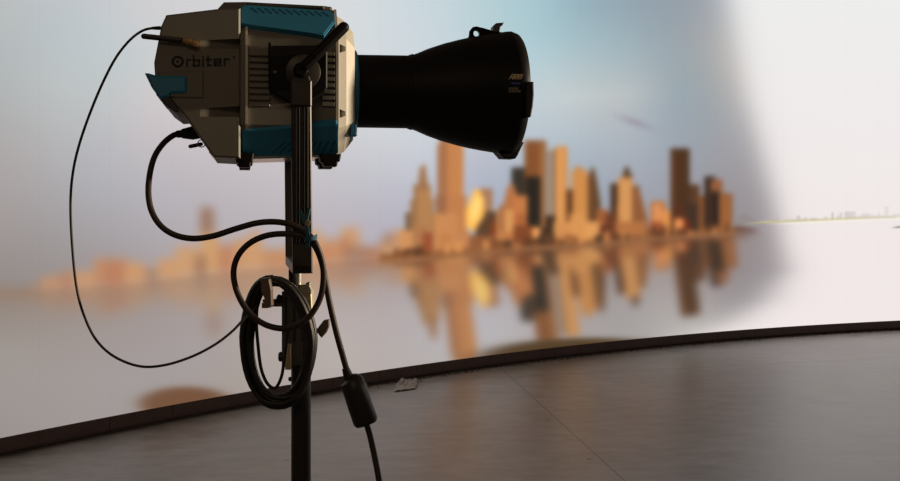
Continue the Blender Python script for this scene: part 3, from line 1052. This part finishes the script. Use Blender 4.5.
bm = bmesh.new()
LW = 2.1
ptsO = [(177.7 + 5.0 * math.cos(t), 61.6 + 4.7 * math.sin(t)) for t in np.linspace(-2.0, 4.05, 20)]
for a, b in zip(ptsO, ptsO[1:]):
    stroke(bm, on_flank, a, b, LW)
stroke(bm, on_flank, (177.4, 61.6), (178.0, 61.6), 2.3)
for seg in [[(187, 59.8), (187, 66)], [(187.2, 60), (190.3, 59.8)],
            [(193.6, 56), (193.6, 65.8)], [(193.8, 60.4), (199, 60.2), (199, 65.6), (193.8, 65.8)],
            [(203, 60), (203, 65.7)], [(203, 56.9), (203, 57.2)],
            [(208, 56.6), (208, 65.3), (211, 65.4)], [(206.6, 59.6), (211.2, 59.5)],
            [(220.6, 65.2), (214.6, 65.4), (214.6, 59.6), (220.4, 59.4), (220.4, 62.4), (215, 62.6)],
            [(224.6, 59.2), (224.6, 65.2)], [(224.8, 59.4), (229, 59.2)]]:
    for a, b in zip(seg, seg[1:]):
        stroke(bm, on_flank, a, b, LW)
build('lettering', bm, M['print'], rear)
bm = bmesh.new()
for t in np.linspace(0, 5.6, 9):
    stroke(bm, on_flank, (234 + .9 * math.cos(t), 57.2 + .9 * math.sin(t)), (234 + .9 * math.cos(t + .7), 57.2 + .9 * math.sin(t + .7)), 0.9)
build('trade_mark', bm, M['red_print'], rear)
# maker's slanted capitals on the cone, and two lines of small print
bm = bmesh.new()
sl = 0.55
def S(x, y):
    return (x + (79 - y) * sl, y)
for seg in [[S(509.2, 79), S(509.8, 74.6), S(512.2, 74.6), S(512.2, 79)], [S(509.4, 77.2), S(512.2, 77.2)],
            [S(513.6, 79), S(513.6, 74.6), S(515.6, 74.6), S(515.6, 76.8), S(513.6, 77), S(515.8, 79)],
            [S(517, 79), S(517, 74.6), S(519, 74.6), S(519, 76.8), S(517, 77), S(519.2, 79)],
            [S(520.6, 79), S(520.6, 74.6)]]:
    for a, b in zip(seg, seg[1:]):
        stroke(bm, on_cone, a, b, 0.85)
build('maker_lettering', bm, M['gold_print'], refl)
bm = bmesh.new()
for i, x in enumerate((512.2, 514.4, 516.6, 518.8)):
    stroke(bm, on_cone, (x, 83.4), (x + .9, 83.4), 1.7)
build('blue_marks', bm, M['blue_print'], refl)
bm = bmesh.new()
for y, xs in ((88.6, (509.3, 511, 512.6, 514.2, 515.8, 517.2)), (91.3, (509, 510.9, 512.7, 514.4, 516.2, 518, 519.6))):
    for x in xs:
        stroke(bm, on_cone, (x, y - .8), (x, y + .8), 0.6)
        stroke(bm, on_cone, (x, y - .8), (x + .9, y - .8), 0.5)
        stroke(bm, on_cone, (x, y + .6), (x + .9, y + .6), 0.5)
build('small_print', bm, M['dim_print'], refl)

# ------------------------------------------------------------------ the stand
SX, SY = L0.x + AX.x * xy, L0.y + AX.y * xy
stand = thing('light_stand', 'dark metal light stand with clamp levers carrying the spotlight', 'stand', (SX, SY, 0))


def sx(px, Y=SY):
    return (px - 450) / F * Y - SX


def sz(py, Y=SY):
    return 1.5 + (HZ - py) / F * Y


ybar = L0.z + zyb          # underside of the yoke


def vcyl(bm, x, y, z0, z1, r0, r1=None, seg=24, ch=0.002):
    r1 = r0 if r1 is None else r1
    tube(bm, [Vector((x, y, z0)), Vector((x, y, z0 + ch)), Vector((x, y, z1 - ch)), Vector((x, y, z1))], [r0 - ch, r0, r1, r1 - ch], seg)


bm = bmesh.new()
vcyl(bm, 0, 0, sz(293), ybar, 0.0135)
build('spigot', bm, M['steel'], stand, True)
bm = bmesh.new()
vcyl(bm, -.008, -.004, sz(285), ybar - .0005, 0.011)
build('spigot_collar', bm, M['stand_dark'], stand, True)
# clamp casting with bright catch
bm = bmesh.new()
prism(bm, [(sx(302), sz(284)), (sx(309), sz(283.5)), (sx(313.5), sz(292)), (sx(314.5), sz(311)), (sx(305), sz(311)), (sx(301), sz(300))], -0.035, 0.01, 0.002)
cst = build('clamp_casting', bm, M['cast'], stand)
bm = bmesh.new()
prism(bm, [(sx(308), sz(281.5)), (sx(311), sz(282)), (sx(313.6), sz(288)), (sx(313.6), sz(292.5)), (sx(309.5), sz(292.5))], -0.041, -0.036, 0.001)
vcyl(bm, sx(311), -0.038, sz(284), sz(280.5), 0.004, seg=10)
build('catch', bm, M['steel'], cst)
# receiver column
xc = sx(296)
bm = bmesh.new()
prism(bm, [(sx(283), sz(366)), (sx(309), sz(366)), (sx(310), sz(291)), (sx(283), sz(291))], -0.024, 0.03, 0.006)
colm = build('receiver', bm, M['stand'], stand)
bm = bmesh.new()
for a, b in ((286.5, 288.5), (295, 297), (303, 305)):
    prism(bm, [(sx(a), sz(340)), (sx(b), sz(340)), (sx(b), sz(296)), (sx(a), sz(296))], -0.027, -0.02, 0.001)
build('receiver_rib', bm, M['stand_dark'], colm)
bm = bmesh.new()
prism(bm, [(sx(287), sz(368)), (sx(293), sz(368)), (sx(293), sz(342)), (sx(287), sz(342))], -0.028, -0.02, 0.001)
build('label_plate', bm, M['cast'], colm)
bm = bmesh.new()
tube(bm, [Vector((sx(279.5), -0.01, sz(356))), Vector((sx(280.5), -0.01, sz(356))), Vector((sx(284), -0.01, sz(356)))], [.010, .0125, .0125], 10)
build('lock_knob', bm, M['black'], stand)
bm = bmesh.new()
tube(bm, [Vector((sx(277.5), -0.012, sz(299))), Vector((sx(279), -0.012, sz(299))), Vector((sx(284), -0.012, sz(299)))], [.008, .013, .010], 12)
build('lock_knob', bm, M['black'], stand, True)
# big lever reaching out to the left, over which the cable coil hangs
bm = bmesh.new()
prism(bm, [(sx(261, 2.27), sz(278.5, 2.27)), (sx(270, 2.27), sz(277.5, 2.27)), (sx(272.5, 2.27), sz(290, 2.27)), (sx(273, 2.27), sz(305, 2.27)), (sx(271, 2.27), sz(307.5, 2.27)),
           (sx(264.5, 2.27), sz(307.5, 2.27)), (sx(264.8, 2.27), sz(298, 2.27)), (sx(261.8, 2.27), sz(292, 2.27))], 2.262 - SY, 2.280 - SY, 0.003)
hl = build('hanging_lever', bm, M['lever'], stand)
bm = bmesh.new()
prism(bm, [(sx(266, 2.33), sz(301, 2.33)), (sx(272, 2.33), sz(301, 2.33)), (sx(272, 2.33), sz(306, 2.33)), (sx(266, 2.33), sz(306, 2.33))], 2.275 - SY, 2.395 - SY, 0.003)
prism(bm, [(sx(264, 2.4), sz(299)), (sx(290, 2.4), sz(299)), (sx(290, 2.4), sz(306)), (sx(264, 2.4), sz(306))], 2.38 - SY, 2.40 - SY, 0.003)
build('lever_arm', bm, M['lever'], hl)
# small lever on the right
bm = bmesh.new()
prism(bm, [(sx(319), sz(327)), (sx(323, 2.36), sz(319)), (sx(328.5, 2.36), sz(318)), (sx(328.5, 2.36), sz(325)), (sx(326, 2.36), sz(331)), (sx(321, 2.36), sz(336.5)), (sx(318, 2.36), sz(333))], -0.03, -0.014, 0.002)
prism(bm, [(sx(305), sz(329)), (sx(321), sz(327)), (sx(321), sz(332)), (sx(305), sz(334))], -0.028, -0.016, 0.002)
build('clamp_lever', bm, M['lever'], stand)
# main tube, collars and legs down to the floor
bm = bmesh.new()
vcyl(bm, sx(301), 0, 0.36, sz(365), 0.0245)
tb_ = build('tube', bm, M['stand_dark'], stand, True)
bm = bmesh.new()
tube(bm, [Vector((sx(288.5), 0, sz(379))), Vector((sx(290), 0, sz(379))), Vector((sx(296), 0, sz(379)))], [.004, .006, .006], 10)
build('tube_screw', bm, M['black'], tb_)
bm = bmesh.new()
vcyl(bm, sx(301), 0, 0.70, 0.78, 0.036, seg=32)
build('leg_collar', bm, M['stand'], stand, True)
bm = bmesh.new()
vcyl(bm, sx(301), 0, 0.34, 0.40, 0.036, seg=32)
build('leg_collar', bm, M['stand'], stand, True)
xo = sx(301)
for k in range(3):
    an = math.radians(90 + 120 * k)
    d = Vector((math.cos(an), math.sin(an), 0))
    bm = bmesh.new()
    base = Vector((xo, 0, 0))
    a = base + d * 0.035 + Vector((0, 0, 0.72))
    b = base + d * 0.62 + Vector((0, 0, 0.03))
    tube(bm, [a, b], 0.014, 14)
    leg = build('leg', bm, M['stand_dark'], stand, True)
    bm = bmesh.new()
    tube(bm, [b + (a - b).normalized() * 0.04, b, b + Vector((d.x * .012, d.y * .012, -.018)), Vector((b.x + d.x * .016, b.y + d.y * .016, 0.0005))], [.017, .018, .018, .014], 14)
    build('rubber_tip', bm, M['black'], leg, True)
    bm = bmesh.new()
    tube(bm, [base + d * 0.034 + Vector((0, 0, 0.37)), a.lerp(b, 0.62)], 0.008, 10)
    build('brace', bm, M['stand_dark'], stand, True)

# ------------------------------------------------------------------ cables
# thin signal cable: big hanging loop on the left
path = [(166, 28.5, 2.31), (160, 28.0, 2.31), (152, 28.2, 2.30), (142, 31, 2.29), (130, 40, 2.28), (117, 56, 2.27), (105, 78, 2.26), (92, 108, 2.25), (80, 142, 2.25), (73, 172, 2.25),
        (70.5, 205, 2.25), (72.5, 250, 2.25), (77, 290, 2.25), (85, 318, 2.25), (97, 341, 2.25), (115, 357, 2.25), (140, 366.3, 2.25), (165, 365, 2.25),
        (192, 356.5, 2.26), (215, 344.5, 2.27), (232, 331.5, 2.28), (243, 320, 2.29), (256, 307, 2.30)]
bm = bmesh.new()
tube(bm, smooth_path([at(*p) for p in path], 8), [0.0031] * (8 * (len(path) - 1) + 1), 10)
o = build('signal_cable', bm, M['rubber'], None, True, 60)
tag(o, 'thin black cable hanging in a wide loop from the top rear of the light', 'cable')
bm = bmesh.new()
a, b = at(160.5, 28, 2.31), at(152, 28.2, 2.30)
tube(bm, [a, a.lerp(b, .5), b], [0.0048, 0.0044, 0.0034], 12)
build('strain_relief', bm, M['black'], o, True)

# thick power cable: from the rear of the head, tied to the yoke, one loop, down to the floor
pc = thing('power_cable', 'thick black power cable tied to the yoke, looping beside the coil down to the floor', 'cable', at(352, 385, 2.19))
pcl = pc.location.copy()
path = [(190, 132.5, 2.33), (181, 133.2, 2.32), (172, 136.2, 2.30), (162, 145, 2.28), (154, 158, 2.26), (149.5, 176, 2.24), (148.5, 195, 2.22), (152, 212, 2.21), (161, 226, 2.20), (175, 235, 2.195), (193, 238.5, 2.19),
        (213, 236, 2.19), (235, 229, 2.19), (256, 223.2, 2.19), (274, 221.8, 2.19), (290, 224.3, 2.185), (304, 231, 2.18),
        (314, 241, 2.165), (321, 257, 2.17), (323.5, 276, 2.175), (320.5, 297, 2.18), (311, 314.5, 2.18), (298, 325, 2.18), (282, 328.5, 2.18), (264, 324, 2.18), (248.5, 312, 2.18), (237.5, 293, 2.185), (233.5, 273, 2.19), (238, 256, 2.19),
        (250, 243, 2.19), (267, 235.5, 2.19), (286, 233.8, 2.185), (302, 236, 2.18), (313, 243.5, 2.19), (320, 257, 2.20), (324.5, 275, 2.20), (329, 300, 2.195),
        (336, 331, 2.19), (342.5, 355, 2.19), (347.5, 373, 2.19)]
bm = bmesh.new()
tube(bm, [p - pcl for p in smooth_path([at(*p) for p in path], 8)], 0.0069, 14)
build('lead', bm, M['rubber'], pc, True, 60)
bm = bmesh.new()
a, b = at(199, 132.5, 2.335), at(176.5, 134.2, 2.315)
tube(bm, [p - pcl for p in [a, a.lerp(b, .3), a.lerp(b, .75), a.lerp(b, .78), b]], [0.015, 0.0165, 0.0115, 0.0095, 0.0085], 16)
build('appliance_plug', bm, M['black'], pc, True)
bm = bmesh.new()
seq = [(345.5, 368, .0085), (348.5, 377, .0115), (349.5, 377.6, .0115), (350.5, 378.5, .019), (352, 381, .0262), (355, 389, .0285), (360, 405, .0285), (365.5, 421, .0285), (366.5, 424, .024)]
tube(bm, [at(x, y, 2.19) - pcl for x, y, r in seq], [r for *_, r in seq], 20)
build('coupler', bm, M['black'], pc, True, 40)
path = [at(366, 422, 2.19), at(371, 440, 2.19), at(379, 480, 2.17), at(386, 530, 2.14), at(392, 620, 2.08), at(396, 740, 1.99), Vector((-0.06, 1.93, 0.05)), Vector((0.02, 1.93, 0.009)), Vector((0.3, 2.0, 0.0085)), Vector((0.7, 2.1, 0.0085)), Vector((1.1, 1.8, 0.0085))]
bm = bmesh.new()
tube(bm, [p - pcl for p in smooth_path(path, 8)], 0.0069, 14)
build('lead', bm, M['rubber'], pc, True, 60)

# coiled cable hung over the stand's lever
bm = bmesh.new()
pts = []
loops = [(279, 38, 277, 394, 2.325), (276, 33, 278, 402, 2.335), (278, 30, 281, 391, 2.315), (275, 30, 280, 406, 2.345), (281, 28, 284, 397, 2.325),
         (283, 34.5, 280, 398, 2.338), (275, 29, 281, 405, 2.318), (280, 37, 278, 410, 2.33), (277, 30, 282, 396, 2.31), (284, 33.5, 281, 400, 2.328), (277, 35, 279, 404, 2.312)]
N = 40
for i, (cx, rx_, yt, yb, Y) in enumerate(loops):
    nx = loops[(i + 1) % len(loops)]
    for k in range(N):
        t = k / N
        f = t if i < len(loops) - 1 else 0
        cxx, rxx, ytt, ybb, YY = [u * (1 - f) + v * f for u, v in zip((cx, rx_, yt, yb, Y), nx)]
        an = math.pi * 0.5 + 2 * math.pi * t
        my, ry = (ytt + ybb) / 2, (ybb - ytt) / 2
        c, s = math.cos(an), math.sin(an)
        pinch = 1 - 0.12 * max(0, s)
        pts.append(at(cxx + rxx * math.copysign(abs(c) ** 0.85, c) * pinch - 6 * max(0, s) ** 2, my - ry * s, YY - 0.004 * math.sin(an * 1.5)))
tube(bm, pts, 0.0058, 10)
# the inner slack turn
inn = [(258, 290, 2.322), (256.5, 322, 2.318), (258, 345, 2.315), (261, 368, 2.315), (267, 383, 2.315), (275, 388, 2.315), (281, 378, 2.318), (284, 362, 2.322), (288, 330, 2.33)]
tube(bm, smooth_path([at(*p) for p in inn], 8), 0.0040, 10)
coil = build('coiled_cable', bm, M['rubber2'], None, True, 60)
tag(coil, 'coil of glossy black cable hung over the lever of the stand', 'cable')

# teal strap tying the power cable to the yoke
bm = bmesh.new()
def ribbon(bm, pts, w, th=0.0018, wdir=Vector((0, 0, 1))):
    rings = []
    P = smooth_path(pts, 6)
    for i, p in enumerate(P):
        t = (P[min(i + 1, len(P) - 1)] - P[max(i - 1, 0)]).normalized()
        wd = (wdir - t * wdir.dot(t)).normalized()
        nn = t.cross(wd)
        rings.append([p + wd * w / 2 + nn * th, p - wd * w / 2 + nn * th, p - wd * w / 2 - nn * th, p + wd * w / 2 - nn * th])
    loft(bm, rings)
Wd = Vector((1, 0, 0.25))
ribbon(bm, [at(300, 212, 2.165), at(303, 218, 2.163), at(306.5, 226, 2.156), at(308, 236, 2.152), at(307.5, 247, 2.156)], 0.0085, wdir=Wd)
ribbon(bm, [at(309.3, 208.5, 2.172), at(308, 214, 2.166), at(306.8, 220, 2.160), at(306.5, 228, 2.154)], 0.0062, wdir=Wd)
ribbon(bm, [at(305, 239, 2.154), at(310, 238.5, 2.145), at(315.5, 237.5, 2.155), at(316.5, 236.5, 2.19)], 0.010)
tie = build('cable_strap', bm, M['strap'], None)
tag(tie, 'teal fabric strap tying the thick cable to the yoke of the light', 'strap')
bm = bmesh.new()
ribbon(bm, [at(306, 222, 2.153), at(309.5, 224, 2.150)], 0.012)
build('buckle', bm, M['brass'], tie)

# ------------------------------------------------------------------ litter by the foot of the wall
def on_floor(px, py):
    return EYE + ray(px, py) * (1.5 * F / (py - HZ))


bm = bmesh.new()
a, b = on_floor(397, 390), on_floor(416, 381)
cn = (a + b) / 2
nu, nv = 9, 6
uu = (on_floor(417, 385) - on_floor(396, 388))
vv = (on_floor(408, 381) - on_floor(406, 391))
cn = on_floor(406.5, 386.5)
grid = []
for i in range(nu):
    row = []
    for j in range(nv):
        p = cn + uu * (i / (nu - 1) - .5) * (1 + random.uniform(-.08, .08)) + vv * (j / (nv - 1) - .5) * 0.8
        p.z = 0.004 + abs(random.gauss(0.012, 0.010)) * (0.4 + 0.25 * j)
        row.append(bm.verts.new(p))
    grid.append(row)
for i in range(nu - 1):
    for j in range(nv - 1):
        bm.faces.new((grid[i][j], grid[i + 1][j], grid[i + 1][j + 1], grid[i][j + 1]))
r = bmesh.ops.solidify(bm, geom=bm.faces[:], thickness=0.0015)
o = build('crumpled_wrapper', bm, M['paper'])
tag(o, 'small crumpled grey wrapper on the floor against the foot of the video screen', 'wrapper')

bm = bmesh.new()
for _ in range(420):
    p = random.betavariate(1.2, 1.2)
    ph_ = phi_of(350 + 560 * p)
    off = -0.012 - abs(random.gauss(0, 0.035))
    q = wall_pt(ph_, 0, off)
    s = random.uniform(0.003, 0.010)
    mt = Matrix.Translation(q + Vector((0, 0, s * 0.35))) @ Matrix.Rotation(random.uniform(0, 6), 4, 'Z') @ Matrix.Diagonal((s * random.uniform(.7, 1.9), s, s * 0.5, 1))
    bmesh.ops.create_icosphere(bm, subdivisions=1, radius=1, matrix=mt)
o = build('floor_debris', bm, M['dust'])
tag(o, 'crumbs of dust and debris along the foot of the video screen', 'debris', None, 'stuff')

# ------------------------------------------------------------------ light
w = bpy.data.worlds.new('studio')
scene.world = w
w.use_nodes = True
bg = w.node_tree.nodes['Background']
bg.inputs['Color'].default_value = (1.0, 0.72, 0.48, 1)
bg.inputs['Strength'].default_value = 0.06

ld = bpy.data.lights.new('work_light', 'AREA')
ld.shape = 'RECTANGLE'
ld.size, ld.size_y = 2.4, 1.2
ld.energy = 21
ld.color = (1.0, 0.74, 0.50)
lob = bpy.data.objects.new('work_light', ld)
col.objects.link(lob)
lob.location = (-1.0, -3.0, 4.6)
lob.rotation_euler = (Vector((-0.3, 2.4, 1.6)) - lob.location).to_track_quat('-Z', 'Y').to_euler()

sd = bpy.data.lights.new('tungsten_lamp', 'SPOT')
sd.energy = 1150
sd.color = (1.0, 0.80, 0.56)
sd.spot_size = math.radians(16)
sd.spot_blend = 0.5
sd.shadow_soft_size = 0.12
so = bpy.data.objects.new('tungsten_lamp', sd)
col.objects.link(so)
so.location = (4.2, 2.90, 2.2)
so.rotation_euler = (Vector((-0.25, 2.4, 1.72)) - so.location).to_track_quat('-Z', 'Y').to_euler()

# ------------------------------------------------------------------ camera and view
cd = bpy.data.cameras.new('camera')
cd.sensor_fit = 'HORIZONTAL'
cd.sensor_width = 36
cd.lens = 36 * F / 900
cd.shift_y = -(240.5 - HZ) / 900
cam = bpy.data.objects.new('camera', cd)
col.objects.link(cam)
cam.location = EYE
cam.rotation_euler = (math.radians(90), 0, 0)
scene.camera = cam
vs = scene.view_settings
vs.view_transform = 'Standard'
vs.look = 'None'
vs.exposure = 0
vs.gamma = 1
vs.use_curve_mapping = False
